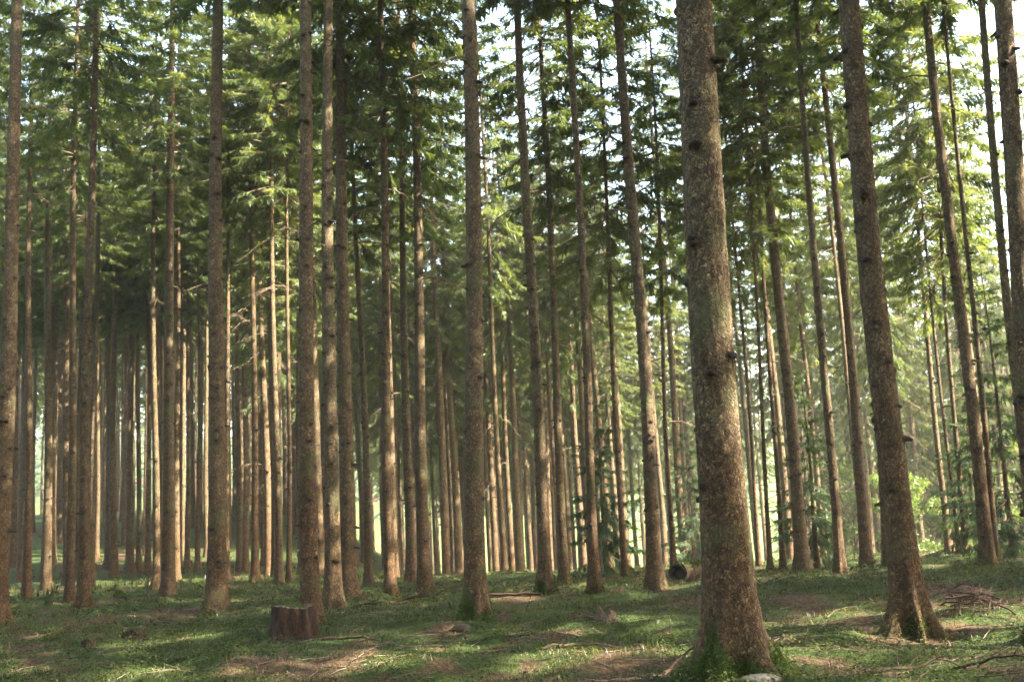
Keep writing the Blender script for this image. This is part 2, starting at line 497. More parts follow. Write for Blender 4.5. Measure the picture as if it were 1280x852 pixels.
def trunk_mesh(seed, Ht, r0, nseg=24, knots=46, flare=.55, moss=0.0, detail=1.0, vis=12.0, step=.3, hollow=None):
    rng = np.random.default_rng(seed)
    hs = np.concatenate([np.arange(-.35, .2, .07/detail), np.arange(.2, 1.4, .12/detail), np.arange(1.4, vis, step),
                         np.linspace(vis, Ht, 10)])
    th = np.linspace(0, 2*math.pi, nseg, endpoint=False)
    lob = rng.integers(4, 7); ph = rng.random()*6.28; ph2 = rng.random()*6.28
    Hm, T = np.meshgrid(hs, th, indexing='ij')
    taper = np.clip(1-np.clip(Hm, 0, None)/Ht, .02, 1)**.8
    hp = np.clip(Hm+.06, 0, None)
    fl = flare*np.exp(-hp/(.22 if nseg < 40 else .27))
    swell = .32*np.exp(-np.clip(Hm, 0, None)/.62)
    lobes = .55+.6*np.cos(lob*T+ph+.6*np.sin(T+ph2))+.25*np.cos(2*T+ph2)
    r = r0*taper*(1+fl*np.clip(lobes, .05, 1.3)+swell)
    r *= 1+.05*(pnoise(T, Hm*.9, 2.2, seed)-.5)+.06*(pnoise(T, Hm*5, 6., seed+3)-.5)
    if nseg > 40: r += .009*(pnoise(T, Hm*16, 11., seed+5)-.5)+.007*(pnoise(T, Hm*34, 22., seed+6)-.5)
    cx = .05*np.sin(Hm*.35+ph)*np.clip(Hm, 0, 4)/4; cy = .05*np.cos(Hm*.31+ph2)*np.clip(Hm, 0, 4)/4
    kn = np.zeros_like(Hm)
    if hollow is not None:
        dT = (T-hollow+math.pi) % (2*math.pi)-math.pi
        hg = np.exp(-(dT/.36)**2-((Hm-.02)/.17)**2); kn = np.clip(hg*1.6, 0, 1.05); r = r*(1-.42*hg)  # dents the hollow and paints its inner shade as dark colour
    V = np.stack([cx+r*np.cos(T), cy+r*np.sin(T), Hm], -1)
    mos = moss*np.clip(1.25-np.clip(Hm, 0, None)/np.clip(.26+.2*np.cos(T*2+ph)+.1*np.cos(T*5), .04, 1), 0, 1) if moss else np.zeros_like(Hm)
    verts = [V.reshape(-1, 3)]; f4 = []
    n = len(hs)
    i = np.arange(n-1)[:, None]*nseg; j = np.arange(nseg)[None]; k = (j+1) % nseg
    f4.append(np.stack([i+j, i+k, i+nseg+k, i+nseg+j], -1).reshape(-1, 4))
    kattr = [None]; mattr = [mos.ravel()]; cnt = n*nseg; f3 = []
    sk, sm = [], []
    h = .9+rng.random()*.4
    placed = 0
    while h < vis-.2 and placed < knots:
        kn = np.maximum(kn, .42*np.exp(-((Hm-h-.02*np.sin(T*2+h))/.03)**2)*np.clip(vnoise(T*1.6, Hm*0+h, seed+2)*1.8-.4, 0, 1))
        for q in range(rng.choice([1, 2, 2, 3, 3])):
            a = rng.random()*6.283; hk = h+rng.normal(0, .07)
            s = rng.uniform(.034, .062)*(r0/.25)**.4*(1.15 if nseg > 40 else 1.)
            dT = np.minimum(np.abs(T-a), 2*math.pi-np.abs(T-a))*r0
            kn = np.maximum(kn, .8*np.exp(-(dT/(s*1.7))**2-((Hm-hk)/(s*1.05))**2))
            rr = r0*max(1-hk/Ht, .02)**.8*(1+.26*math.exp(-hk/.62))
            c = np.array([.05*math.sin(hk*.35+ph)*min(hk, 4)/4, .05*math.cos(hk*.31+ph2)*min(hk, 4)/4, hk])
            o = np.array([math.cos(a), math.sin(a), 0]); t = np.array([-math.sin(a), math.cos(a), 0]); u = np.array([0, 0, 1.])
            ln = rng.uniform(.010, .04) if rng.random() < .84 else rng.uniform(.05, .13)
            kk = 7; tt = np.linspace(0, 2*math.pi, kk, endpoint=False)
            rings = []
            for (d, sc_) in ((-.03, 1.25), (.004, 1.0), (ln, .5 if ln > .05 else .65)):
                rings.append(c+o*(rr+d)-u*(.25*max(d, 0))+(np.cos(tt)*s*1.15*sc_)[:, None]*t+(np.sin(tt)*s*.72*sc_)[:, None]*u)
            rings.append((c+o*(rr+ln*.9)-u*.25*ln)[None])
            vv = np.concatenate(rings)
            for g in range(2):
                jj = np.arange(kk); f4.append(cnt+np.stack([g*kk+jj, g*kk+(jj+1) % kk, (g+1)*kk+(jj+1) % kk, (g+1)*kk+jj], 1))
            jj = np.arange(kk); f3.append(cnt+np.stack([2*kk+jj, 2*kk+(jj+1) % kk, np.full(kk, 3*kk)], 1))
            verts.append(vv); sk.append(np.concatenate([np.full(kk, .5), np.full(kk, .6), np.full(kk+1, .95)])); sm.append(np.zeros(len(vv)))
            cnt += len(vv); placed += 1
        h += rng.uniform(.28, .62)
    kattr[0] = kn.ravel()
    fs_ = [np.concatenate(f4)]+([np.concatenate(f3)] if f3 else [])
    return mesh_from('trunk', np.concatenate(verts), fs_, [M_BARK], None,
                     {'knot': np.concatenate(kattr+sk), 'moss': np.concatenate(mattr+sm)})


def moss_mesh(seed, trunk, n=2600):
    """short moss fuzz growing out of the mossy part of a trunk's foot"""
    rng = np.random.default_rng(seed)
    nv = len(trunk.vertices)
    co = np.empty(nv*3, np.float32); trunk.vertices.foreach_get('co', co); co = co.reshape(-1, 3)
    no = np.empty(nv*3, np.float32); trunk.vertices.foreach_get('normal', no); no = no.reshape(-1, 3)
    mo = np.empty(nv, np.float32); trunk.attributes['moss'].data.foreach_get('value', mo)
    wgt = np.where(co[:, 2] > -.12, np.clip(mo-.12, 0, 1), 0)
    if wgt.sum() <= 0: return None
    i = rng.choice(nv, n, p=wgt/wgt.sum())
    j = np.clip(i+rng.choice([-1, 1], n), 0, nv-1); near = np.linalg.norm(co[i]-co[j], axis=1) < .2
    u = (rng.random(n)*near)[:, None]
    P = co[i]*(1-u)+co[j]*u; P[:, 2] += rng.normal(0, .03, n); P += no[i]*.004
    o = no[i]*1.0+rng.normal(0, .55, (n, 3))+np.array([0, 0, .25]); o /= np.linalg.norm(o, axis=1)[:, None]
    t = np.cross(o, rng.normal(0, 1, (n, 3))); t /= np.linalg.norm(t, axis=1)[:, None]
    s = rng.uniform(.012, .03, n)[:, None]
    V = np.stack([P-t*s*.35, P+o*s*.6+t*s*.22, P+o*s*1.3, P+o*s*.5-t*s*.3], 1).reshape(-1, 3)
    b = np.arange(n)*4
    return mesh_from('moss', V, [np.stack([b, b+1, b+2, b+3], 1)], [M_MOSS], None, {'tint': np.repeat(np.clip(rng.normal(.5, .25, n), 0, 1), 4)})


def crown_mesh(name, seed, Lc, Rm, full=False, mat=None, dens=1.0):
    """whorls of drooping spruce branches hung with sprays of needles; origin at the lowest branch"""
    rng = np.random.default_rng(seed)
    Q, TT = [], []; mb = MB()
    z = 0.0
    while z < Lc-.15:
        t = z/Lc
        prof = (1-t)**.8*(1.0 if full else min(1., .55+1.6*t))
        nb = rng.integers(5, 8) if (full or t > .12) else rng.integers(4, 7)
        a0 = rng.random()*6.28
        for q in range(nb):
            if rng.random() < (.08 if full else .16): continue
            az = a0+q*6.283/nb+rng.normal(0, .25)
            ln = max(.25, Rm*prof*rng.uniform(.65, 1.15))
            el = np.interp(t, [0, .35, .8, 1], [-.42, -.16, .3, .9])+rng.normal(0, .2)
            out = np.array([math.cos(az), math.sin(az), 0]); side = np.array([-math.sin(az), math.cos(az), 0])
            z0 = z+rng.normal(0, .24)
            dr = rng.uniform(.15, .4)*(1-t)
            s = np.linspace(0, 1, 5)
            cz = z0+ln*(math.sin(el)*s-dr*s**2+.75*dr*s**3)
            cl = ln*math.cos(el)*s
            sw = rng.normal(0, .08)*ln
            pts = cl[:, None]*out+(sw*s**2)[:, None]*side; pts[:, 2] = cz
            mb.tube(pts, .022*(ln/2)**.7*(1-.85*s), 3, 1, .5, False)
            m = int(max(8, ln*44*dens))
            ss = rng.uniform(.12 if full else .26, 1.0, m)**.85
            sg = rng.choice([-1., 1.], m)
            P = np.stack([np.interp(ss, s, pts[:, k]) for k in range(3)], 1)
            # side sprays near the tip spread flat, older ones hang like a curtain
            hang = rng.uniform(.2, 2.6, m)*(1-t)*(.55+.6*(1-ss))
            d = out*rng.uniform(.25, .9, m)[:, None]+side*(sg*rng.uniform(.25, 1.0, m))[:, None]+np.array([0, 0, -1.])*hang[:, None]
            d /= np.linalg.norm(d, axis=1)[:, None]
            sl = rng.uniform(.14, .40, m)*(.6+.5*min(ln/2, 1))*(1.1-.45*ss)
            # short first step, then the spray itself with two leaves of needles
            wv = np.cross(d, rng.normal(0, 1, (m, 3))*.45+np.array([0, 0, 1.])); wv /= np.linalg.norm(wv, axis=1)[:, None]
            wd = sl*rng.uniform(.05, .10, m)
            tip = P+d*sl[:, None]; tip[:, 2] -= sl*.22*hang
            mid = P+d*(sl*.45)[:, None]
            Q.append(np.stack([P, mid+wv*wd[:, None], tip, mid-wv*wd[:, None]], 1))
            # side sprigs off each spray
            for sgn in (-1, 1):
                d2 = d*.65+wv*sgn*.75; d2 /= np.linalg.norm(d2, axis=1)[:, None]
                l2 = sl*rng.uniform(.3, .6, m); st = P+d*(sl*rng.uniform(.2, .6, m))[:, None]
                w2 = np.cross(d2, np.cross(d, wv)); w2 /= np.linalg.norm(w2, axis=1)[:, None]+1e-9
                m2 = st+d2*(l2*.45)[:, None]; t2 = st+d2*l2[:, None]; t2[:, 2] -= l2*.2
                Q.append(np.stack([st, m2+w2*(l2*.10)[:, None], t2, m2-w2*(l2*.10)[:, None]], 1))
            tb = np.clip(rng.normal(.42, .13)+.25*(ss-.5), 0, 1)
            for _ in range(3): TT.append(np.clip(tb+rng.normal(0, .12, m), 0, 1))
        z += rng.uniform(.30, .52)
    Qa = np.concatenate(Q); n = len(Qa); b = np.arange(n)*4
    mb.add(Qa.reshape(-1, 3), np.stack([b, b+1, b+2, b+3], 1), 0, np.repeat(np.concatenate(TT), 4))
    return mb.build(name, [mat or M_NEEDLE, M_TWIG], smooth=False)


def dead_branch_mesh(seed, ln):
    rng = np.random.default_rng(seed); mb = MB()
    s = np.linspace(0, 1, 6)
    pts = np.stack([ln*s, .1*ln*np.sin(s*2+seed), -.28*ln*s**1.6+.05*ln*np.sin(s*5)], 1)
    mb.tube(pts, .014*(1-.8*s)+.002, 4, 0, .5, False)
    for k in range(rng.integers(7, 13)):
        q = rng.uniform(.15, .95); p = np.array([np.interp(q, s, pts[:, i]) for i in range(3)])
        d = np.array([rng.uniform(.2, .8), rng.choice([-1, 1])*rng.uniform(.4, 1), rng.uniform(-.9, .1)]); d /= np.linalg.norm(d)
        l2 = ln*rng.uniform(.12, .35)
        mb.tube(np.stack([p, p+d*l2*.5, p+d*l2-np.array([0, 0, .15*l2])]), [.006, .004, .0015], 3, 0, .5, False)
    return mb.build('dead_branch', [M_DEAD])


def beech_mesh(seed, Hc, R, leaf=.07, n=9000):
    """rounded uneven broad-leaf crown of small leaves on clumps"""
    rng = np.random.default_rng(seed); mb = MB()
    ncl = 46; cl = []
    for k in range(ncl):
        z = rng.uniform(.05, 1)*Hc; rr = R*math.sqrt(max(0.05, 1-((z/Hc-.42)/.62)**2))*math.sqrt(rng.random())
        a = rng.random()*6.28; cl.append((rr*math.cos(a), rr*math.sin(a), z, rng.uniform(.25, .6)*R*.6))
        mb.tube(np.array([[0, 0, max(0, z-rr*.9)], [rr*.5*math.cos(a), rr*.5*math.sin(a), z-rr*.3], [rr*math.cos(a), rr*math.sin(a), z]]), [.03, .018, .006], 3, 1, .5, False)
    cl = np.array(cl); pick = rng.integers(0, ncl, n)
    dirs = rng.normal(0, 1, (n, 3)); dirs /= np.linalg.norm(dirs, axis=1)[:, None]
    P = cl[pick, :3]+dirs*(cl[pick, 3]*rng.random(n)**.45)[:, None]*np.array([1, 1, .55])
    P[:, 2] = np.clip(P[:, 2], .02, None)
    d = rng.normal(0, 1, (n, 3)); d[:, 2] -= .3; d /= np.linalg.norm(d, axis=1)[:, None]
    w = np.cross(d, rng.normal(0, 1, (n, 3))); w /= np.linalg.norm(w, axis=1)[:, None]
    s = (leaf*rng.uniform(.6, 1.3, n))[:, None]
    V = np.stack([P-d*s, P+w*s*.6, P+d*s, P-w*s*.6], 1).reshape(-1, 3); b = np.arange(n)*4
    tb = rng.normal(.5, .15, ncl)[pick]+rng.normal(0, .1, n)
    mb.add(V, np.stack([b, b+1, b+2, b+3], 1), 0, np.repeat(np.clip(tb, 0, 1), 4))
    return mb.build('foliage', [M_BEECH, M_TWIG], smooth=False)


CROWNS = [crown_mesh('crown', 100+k, Lc, Rm) for k, (Lc, Rm) in enumerate([(15, 2.7), (16, 2.4), (14, 2.9), (17, 2.6), (15, 2.2), (16, 3.0)])]
YOUNG = [crown_mesh('crown', 150+k, Lc, Rm, True, M_YNEEDLE, 1.1) for k, (Lc, Rm) in enumerate([(7, 1.9), (8, 1.7)])]
EDGE = [crown_mesh('crown', 170+k, Lc, Rm, True, M_NEEDLE, .8) for k, (Lc, Rm) in enumerate([(17, 3.2), (19, 3.0)])]
DEADB = [dead_branch_mesh(200+k, l) for k, l in enumerate((1.3, 1.7, 2.1, .9))]
BG_TRUNKS = [trunk_mesh(300+k, 26, .17, 10, 30, .45, 0, .5, 11) for k in range(6)]
YTRUNK = trunk_mesh(330, 8.5, .075, 8, 0, .4, 0, .6, 4)
ETRUNK = trunk_mesh(331, 21, .17, 8, 0, .4, 0, .5, 6)
BEECH = [beech_mesh(400+k, 4.2, 1.9) for k in range(2)]

R2 = random.Random(77)


def add_dead(root, n, h0, h1, r0, Ht):
    for k in range(n):
        h = R2.uniform(h0, h1); a = R2.uniform(0, 6.283)
        rr = r0*(1-h/Ht)**.8*.8
        s = R2.uniform(.7, 1.25)
        obj('dead_branch', DEADB[R2.randrange(4)], root, (rr*math.cos(a), rr*math.sin(a), h), (0, R2.uniform(-.1, .25), a), (s, s, s))


def spruce(loc, lean, label, group, Ht, r0, tm, cb, crown, dead=0, moss=0, name='spruce_tree', dscale=1.0, rz=None, tscale=None, cat='tree', flare=.55, csx=1.0):
    root = empty(name, loc, (0, lean, 0))
    tag(root, label, cat, group)
    rz = R2.uniform(0, 6.283) if rz is None else rz
    obj('trunk', tm, root, (0, 0, 0), (0, 0, rz), tscale or (1, 1, 1))
    cm, clen = crown
    sz = (Ht-cb+.3)/clen
    obj('crown', cm, root, (0, 0, cb), (0, 0, R2.uniform(0, 6.283)), (csx, csx, sz))
    if dead: add_dead(root, dead, max(3.5, cb-5.5), cb+.5, r0, Ht)
    if moss:
        mm = moss_mesh(R2.randrange(9999), tm, 9000 if moss > .98 else 5000 if moss > .6 else 2200 if moss > .35 else 900)
        if mm: tag(obj('moss', mm, root, (0, 0, 0), (0, 0, rz)), kind='stuff')
    return root


CL = [15, 16, 14, 17, 15, 16]
# label, base x, base y, width at y=600, x where it passes y, that y, crown base, knots/moss options
TREES = [
 ('dark shaded trunk cut by the left edge of the view, leaning slightly right', -4, 779, 24, 24, 0, 13.5, {}),
 ('slim dark brown trunk standing alone in the green moss near the left edge', 105, 757, 14.5, 118, 0, 13, {}),
 ('slim pale trunk with sunlit orange patches, left of the pair with dead side branches', 137, 711, 12, 134, 150, 9.5, {'dead': 9}),
 ('sunlit yellowish trunk with bare side branches sticking out at mid height, on the left', 162, 716, 11, 168, 100, 9.5, {'dead': 12}),
 ('thin dark trunk just left of a brightly sunlit thin trunk', 173, 713, 7, 174, 200, 9, {'dead': 6}),
 ('thin trunk glowing cream in the sun behind the fallen forked branch', 185, 716, 8, 184, 200, 9, {'dead': 6}),
 ('straight olive grey trunk close on the left of a reddish brown trunk', 195, 735, 9, 193, 100, 11, {'dead': 5}),
 ('reddish brown trunk right of the fallen forked branch, with a sunlit patch midway', 210, 743, 17, 215, 0, 13, {'knots': 40}),
 ('olive trunk half hidden close on the right of a reddish brown trunk', 221, 725, 9, 223, 100, 11, {'dead': 5}),
 ('thin nearly black trunk standing between two broader left hand trunks', 234, 712, 7, 236, 200, 9, {'dead': 6}),
 ('thin grey trunk tucked against the left flank of a thick olive brown trunk', 247, 714, 7, 250, 200, 9, {'dead': 6}),
 ('thick olive brown trunk with spread root feet, in front of a thin reddish one', 270, 764, 25, 273, 0, 14, {'knots': 50}),
 ('thin reddish trunk peeping out on the right of a thick olive brown trunk', 283, 729, 8, 286, 100, 10, {'dead': 5}),
 ('left one of two thin dark trunks standing close together on a common rise', 299, 715, 8, 297, 200, 9.5, {'dead': 6}),
 ('right one of two thin dark trunks standing close together on a common rise', 307, 715, 8, 306, 200, 9.5, {'dead': 6}),
 ('light brown trunk right of two dark thin trunks, its foot beside small twigs', 319, 727, 10, 314, 200, 10, {'dead': 7}),
 ('very thin trunk set back between two brown trunks left of the big stump', 329, 707, 6, 327, 200, 9, {'dead': 5}),
 ('slender reddish trunk left of the mossy stump, sunlit orange high up', 349, 729, 10, 338, 150, 10, {'dead': 8}),
 ('thin greenish trunk just left of the knotted trunk behind the big stump', 361, 727, 7, 360, 200, 9, {'dead': 5}),
 ('knotted olive brown trunk rising directly behind the mossy tree stump', 389, 781, 24, 378, 0, 14, {'knots': 60}),
 ('left and nearer of two red brown trunks touching each other, with a sunlit patch', 416, 760, 21, 410, 0, 13.5, {'knots': 50}),
 ('right one of two red brown trunks touching each other, slightly set back', 435, 747, 22, 425, 0, 13.5, {'knots': 40}),
 ('thin dark leaning trunk right of the touching pair of red brown trunks', 461, 731, 10, 441, 150, 11, {'dead': 8}),
 ('straight brown trunk with a dark foot, midway between two touching pairs', 488, 742, 14, 474, 0, 12, {'dead': 6}),
 ('paler trunk half hidden behind the left of a knotted trunk by the crest', 514, 727, 13, 497, 0, 11.5, {'dead': 4}),
 ('knotted brown trunk standing in front of a paler one, twigs at its foot', 531, 740, 17, 514, 0, 12.5, {'knots': 40}),
 ('sturdy red brown trunk with a bright green mossy foot in the picture centre', 595, 774, 28, 583, 0, 14, {'knots': 60, 'moss': .95}),
 ('straight brown trunk with mossy root toes at the crest, right of centre', 682, 741, 17, 649, 0, 12.5, {'knots': 36, 'moss': .7}),
 ('narrow brown trunk set back behind the crest beside a sunlit pale trunk', 706, 729, 12, 673, 0, 11.5, {'dead': 5}),
 ('brown trunk behind the small splintered stump, sunlit orange near its top', 744, 738, 13, 710, 0, 12, {'dead': 3}),
 ('thin dark trunk rising against a white sky gap, right of centre', 781, 719, 8, 763, 370, 9.0, {'dead': 4}),
 ('brown trunk with widened foot beside the hollow dark log end', 819, 736, 19, 775, 0, 12.5, {'knots': 40}),
 ('thin trunk behind the hollow log, left of the biggest trunk', 843, 713, 7, 827, 380, 9.5, {'dead': 6}),
 ('biggest and nearest trunk, scaly orange brown bark with a mossy root foot', 921, 848, 64, 862, 0, 15, {'knots': 70, 'moss': 1.0, 'near': 1}),
 ('thin trunk rising right behind the biggest nearest trunk', 949, 707, 6, 925, 380, 9.5, {'dead': 6}),
 ('thin greenish trunk standing a little right of the biggest trunk', 963, 712, 6, 947, 420, 10, {'dead': 5}),
 ('thin trunk with a light sunlit edge, left of a broad dark brown trunk', 979, 711, 7, 960, 400, 10.5, {'dead': 5}),
 ('broad dark brown trunk on the crest behind the pinkish needle patch', 1003, 713, 17, 945, 0, 12.5, {'knots': 30}),
 ('straight purplish brown trunk on the crest, left one of two similar', 1051, 715, 12, 995, 0, 12, {'dead': 4}),
 ('leaning brown trunk on the crest directly left of the orange lit trunk', 1084, 708, 14, 1022, 0, 12, {'dead': 4}),
 ('large trunk with sunlit orange bark and a dark hollow at its foot', 1140, 794, 38, 1061, 0, 14.5, {'knots': 60, 'near': 1, 'moss': .4, 'hollow': .1}),
 ('thin pale trunk half hidden behind the left edge of the orange lit trunk', 1107, 706, 6, 1093, 480, 10, {'dead': 4}),
 ('slender dark trunk before the bright green clearing, leaning left', 1187, 690, 8, 1144, 270, 10, {'dead': 5}),
 ('thinnest dark stem leaning left before the bright green clearing', 1199, 693, 5, 1177, 480, 9, {'dead': 4}),
 ('grey slender trunk on the right rim of the bright green clearing', 1207, 694, 7, 1188, 430, 10, {'dead': 4}),
 ('brown trunk on the right crest in front of dark hanging foliage', 1235, 704, 17, 1171, 100, 11.5, {'dead': 5}),
 ('narrow trunk touching the right side of a brown crest trunk', 1246, 703, 8, 1209, 300, 10.5, {'dead': 3}),
 ('thick dark trunk entering the view at the upper right corner', 1307, 800, 31, 1248, 0, 14, {'knots': 40}),
 ('narrow trunk with a sunlit edge seen left of the thick corner trunk', 1296, 724, 13, 1228, 0, 12.5, {'dead': 3}),
]
placed = []
for k, (lab, bx, by, wpx, tx, ty, cb, opt) in enumerate(TREES):
    B = ground_at(bx, by)
    d = depth_of(B)
    q = ray(tx, ty); s = (B[1]-CAM[1])/q[1]; Qp = CAM+q*s
    lean = math.atan2(Qp[0]-B[0], Qp[2]-B[2])
    lean = max(-.06, min(.06, lean))
    r0 = .47*wpx/F*d
    rnd = random.Random(500+k)
    if bx < 370 and d > 26: cb = 13.6 + .15*(k % 5)      # the left of the stand is bare high up
    Ht = max(cb+11, min(30, 19+r0*40))+rnd.uniform(-1, 1.5)
    near = opt.get('near')
    hi = 110 if near else (32 if d < 22 else 18)
    tm = trunk_mesh(600+k, Ht, r0, hi, opt.get('knots', 30), 1.15 if near else .8, opt.get('moss', .3 if d < 28 else 0), 3.0 if near else (1.3 if d < 22 else .8), 12 if d < 20 else 14,
                    0.03 if near else (.055 if d < 34 else .12), math.atan2(-B[1], -B[0])+opt['hollow'] if 'hollow' in opt else None)
    ci = rnd.randrange(6)
    spruce(tuple(B), lean, lab, 'spruce trees of the stand', Ht, r0, tm, cb+rnd.uniform(-.3, .3)-(1.6 if d > 24 else 0), (CROWNS[ci], CL[ci]), opt.get('dead', 4 if d > 15 else 0), opt.get('moss', .3 if d < 28 else 0),
           flare=.8, rz=0 if near else None, csx=1.25)
    placed.append((B[0], B[1]))
    print('tree', k, 'at', np.round(B, 1), 'd', round(d, 1), 'dia', round(2*r0, 2), 'lean', round(math.degrees(lean), 2))

# the crowd of slender trunks behind
def in_glade(x, y):
    """strips left open towards the sun, so that it reaches some trunks and the floor"""
    for (px, py, t0, t1, wd) in GLADES:
        t = (x-px)*SUN_H[0]+(y-py)*SUN_H[1]; d = abs((x-px)*SUN_H[1]-(y-py)*SUN_H[0])
        if t0 < t < t1 and d < wd: return True
    return False
GLADES = [(-1, 62, 9, 36, 4.6), (5, 13, 11, 44, 3.2), (-16, 46, 9, 26, 2.6), (-6, 52, 9, 36, 2.6), (-24, 62, 9, 36, 3.0)]
def blocked(x, y, dmin):
    if in_glade(x, y): return True
    return any((x-a)**2+(y-b)**2 < dmin*dmin for a, b in placed)
ZONES = [  # label, angle range, depth range, count, spacing
 ('slender shaded trunk in the crowd on the left rise, pale grey brown', (-.50, -.24), (47, 84), 88, 1.8, 'slender spruces crowding the left rise'),
 ('slender shaded trunk among the first trees on the far left, sunlit foliage above', (-.52, -.36), (27, 47), 12, 2.6, 'slender spruces at the far left'),
 ('slender trunk in the pale row behind the centre crest, its foot hidden', (-.24, .10), (38, 76), 90, 1.9, 'slender spruces behind the centre crest'),
 ('slender spruce far right beyond the crest, branches hanging low', (.28, .58), (42, 78), 30, 2.6, 'low branched spruces at the far right'),
 ('slender trunk behind the right crest, its foot hidden by the ground', (.10, .42), (40, 72), 30, 2.6, 'slender spruces behind the right crest'),
]
for lab, (a0, a1), (d0, d1), n, dm, grp in ZONES:
    got = tries = 0
    while got < n and tries < 6000:
        tries += 1
        y = math.sqrt(R2.uniform(d0*d0, d1*d1)); x = R2.uniform(a0, a1)*y
        if blocked(x, y, dm): continue
        placed.append((x, y)); got += 1
        r0 = R2.uniform(.11, .19); Ht = R2.uniform(22, 27); cb = R2.uniform(8.0, 11.5)-(4 if 'low branched' in grp else 0)+(3.4 if 'left rise' in grp else 0)+(2.5 if 'at the far left' in grp else 0); ci = R2.randrange(6); tt = R2.randrange(6)
        z = float(terrain(x, y))
        spruce((x, y, z), R2.gauss(0, .009), lab, grp, Ht, r0, BG_TRUNKS[tt], cb, (CROWNS[ci], CL[ci]), R2.randint(3, 6) if y < 66 else 0, 0,
               tscale=(r0/.17, r0/.17, Ht/26), csx=R2.uniform(.82, 1.12))

# the stand goes on around the viewpoint and shades the foreground, and far back behind the crowd: masses
def scatter_mass(name, label, trees, crown_o, trunk_o):
    """trees: (x, y, height, trunk radius, crown base, crown width) -> one object, instanced by geometry nodes"""
    V, S, Rz, pick = [], [], [], []
    for (x, y, Ht, r0, cb, cw) in trees:
        z = float(terrain(x, y)); a = R2.uniform(0, 6.283)
        V.append((x, y, z)); S.append((r0/.17, r0/.17, Ht/26)); pick.append(0.); Rz.append((0, 0, a))
        V.append((x, y, z+cb)); S.append((cw, cw, (Ht-cb+.3)/15)); pick.append(1.); Rz.append((0, 0, a))
    me = bpy.data.meshes.new(name); me.from_pydata(V, [], [])
    for nm, dat in (('scl', S), ('rot', Rz)):
        at = me.attributes.new(nm, 'FLOAT_VECTOR', 'POINT'); at.data.foreach_set('vector', np.array(dat, np.float32).ravel())
    at = me.attributes.new('pick', 'FLOAT', 'POINT'); at.data.foreach_set('value', np.array(pick, np.float32))
    o = tag(obj(name, me), label, 'forest', kind='stuff')
    ng = bpy.data.node_groups.new(name, 'GeometryNodeTree')
    ng.interface.new_socket('Geometry', in_out='INPUT', socket_type='NodeSocketGeometry')
    ng.interface.new_socket('Geometry', in_out='OUTPUT', socket_type='NodeSocketGeometry')
    gi = ng.nodes.new('NodeGroupInput'); go = ng.nodes.new('NodeGroupOutput'); jn = ng.nodes.new('GeometryNodeJoinGeometry')
    def na(nm, ty):
        n = ng.nodes.new('GeometryNodeInputNamedAttribute'); n.data_type = ty; n.inputs['Name'].default_value = nm; return n.outputs['Attribute']
    sc, ro, pk = na('scl', 'FLOAT_VECTOR'), na('rot', 'FLOAT_VECTOR'), na('pick', 'FLOAT')
    for src, op in ((trunk_o, 'LESS_THAN'), (crown_o, 'GREATER_THAN')):
        oi = ng.nodes.new('GeometryNodeObjectInfo'); oi.inputs['Object'].default_value = src; oi.inputs['As Instance'].default_value = True
        cm = ng.nodes.new('FunctionNodeCompare'); cm.data_type = 'FLOAT'; cm.operation = op
        ng.links.new(pk, cm.inputs[0]); cm.inputs[1].default_value = .5
        ip = ng.nodes.new('GeometryNodeInstanceOnPoints')
        ng.links.new(gi.outputs[0], ip.inputs['Points']); ng.links.new(cm.outputs[0], ip.inputs['Selection'])
        ng.links.new(oi.outputs['Geometry'], ip.inputs['Instance']); ng.links.new(ro, ip.inputs['Rotation']); ng.links.new(sc, ip.inputs['Scale'])
        ng.links.new(ip.outputs[0], jn.inputs[0])
    ng.links.new(jn.outputs[0], go.inputs[0])
    md = o.modifiers.new('scatter', 'NODES'); md.node_group = ng
    return o
SRC_TRUNK = next(o for o in bpy.data.objects if o.data is BG_TRUNKS[0])
SRC_CROWN = next(o for o in bpy.data.objects if o.data is CROWNS[0])
near_mass, tries = [(x, y, 27, .2, 7.5, 1.3) for x, y in ((12.6, 10.6), (14.8, 13.6), (11.9, 15.2))], 0  # first three: unseen trees added to shade the upper right-hand trunks
while len(near_mass) < 92 and tries < 20000:
    tries += 1
    y = R2.uniform(-26, 27); x = R2.uniform(-24, 44)
    if y > 3 and abs(x) < .50*y+3.2 or math.hypot(x, y) < 4 or (-15 < x < 1 and -18 < y < 9): continue
    if blocked(x, y, 3.4): continue
    placed.append((x, y)); near_mass.append((x, y, R2.uniform(25, 29), R2.uniform(.17, .24), R2.uniform(10, 12.5), R2.uniform(1.35, 1.7)))
scatter_mass('surrounding_stand', 'spruce wood continuing beside and behind the viewpoint', near_mass, SRC_CROWN, SRC_TRUNK)
far_mass, tries = [], 0
while len(far_mass) < 290 and tries < 20000:
    tries += 1
    y = R2.uniform(74, 122); x = R2.choice([R2.uniform(-.52, -.08), R2.uniform(-.52, .1), R2.uniform(-.5, .55)])*y
    if .33 < x/y < .40 and y < 100: continue
    if blocked(x, y, 1.7): continue
    placed.append((x, y)); far_mass.append((x, y, R2.uniform(21, 26), R2.uniform(.12, .19), R2.uniform(6, 9)+(3.2 if x/y < -.15 else 0), R2.uniform(.65, .9)))
scatter_mass('far_stand', 'dim far depth of the spruce wood behind the crowd of trunks', far_mass, SRC_CROWN, SRC_TRUNK)

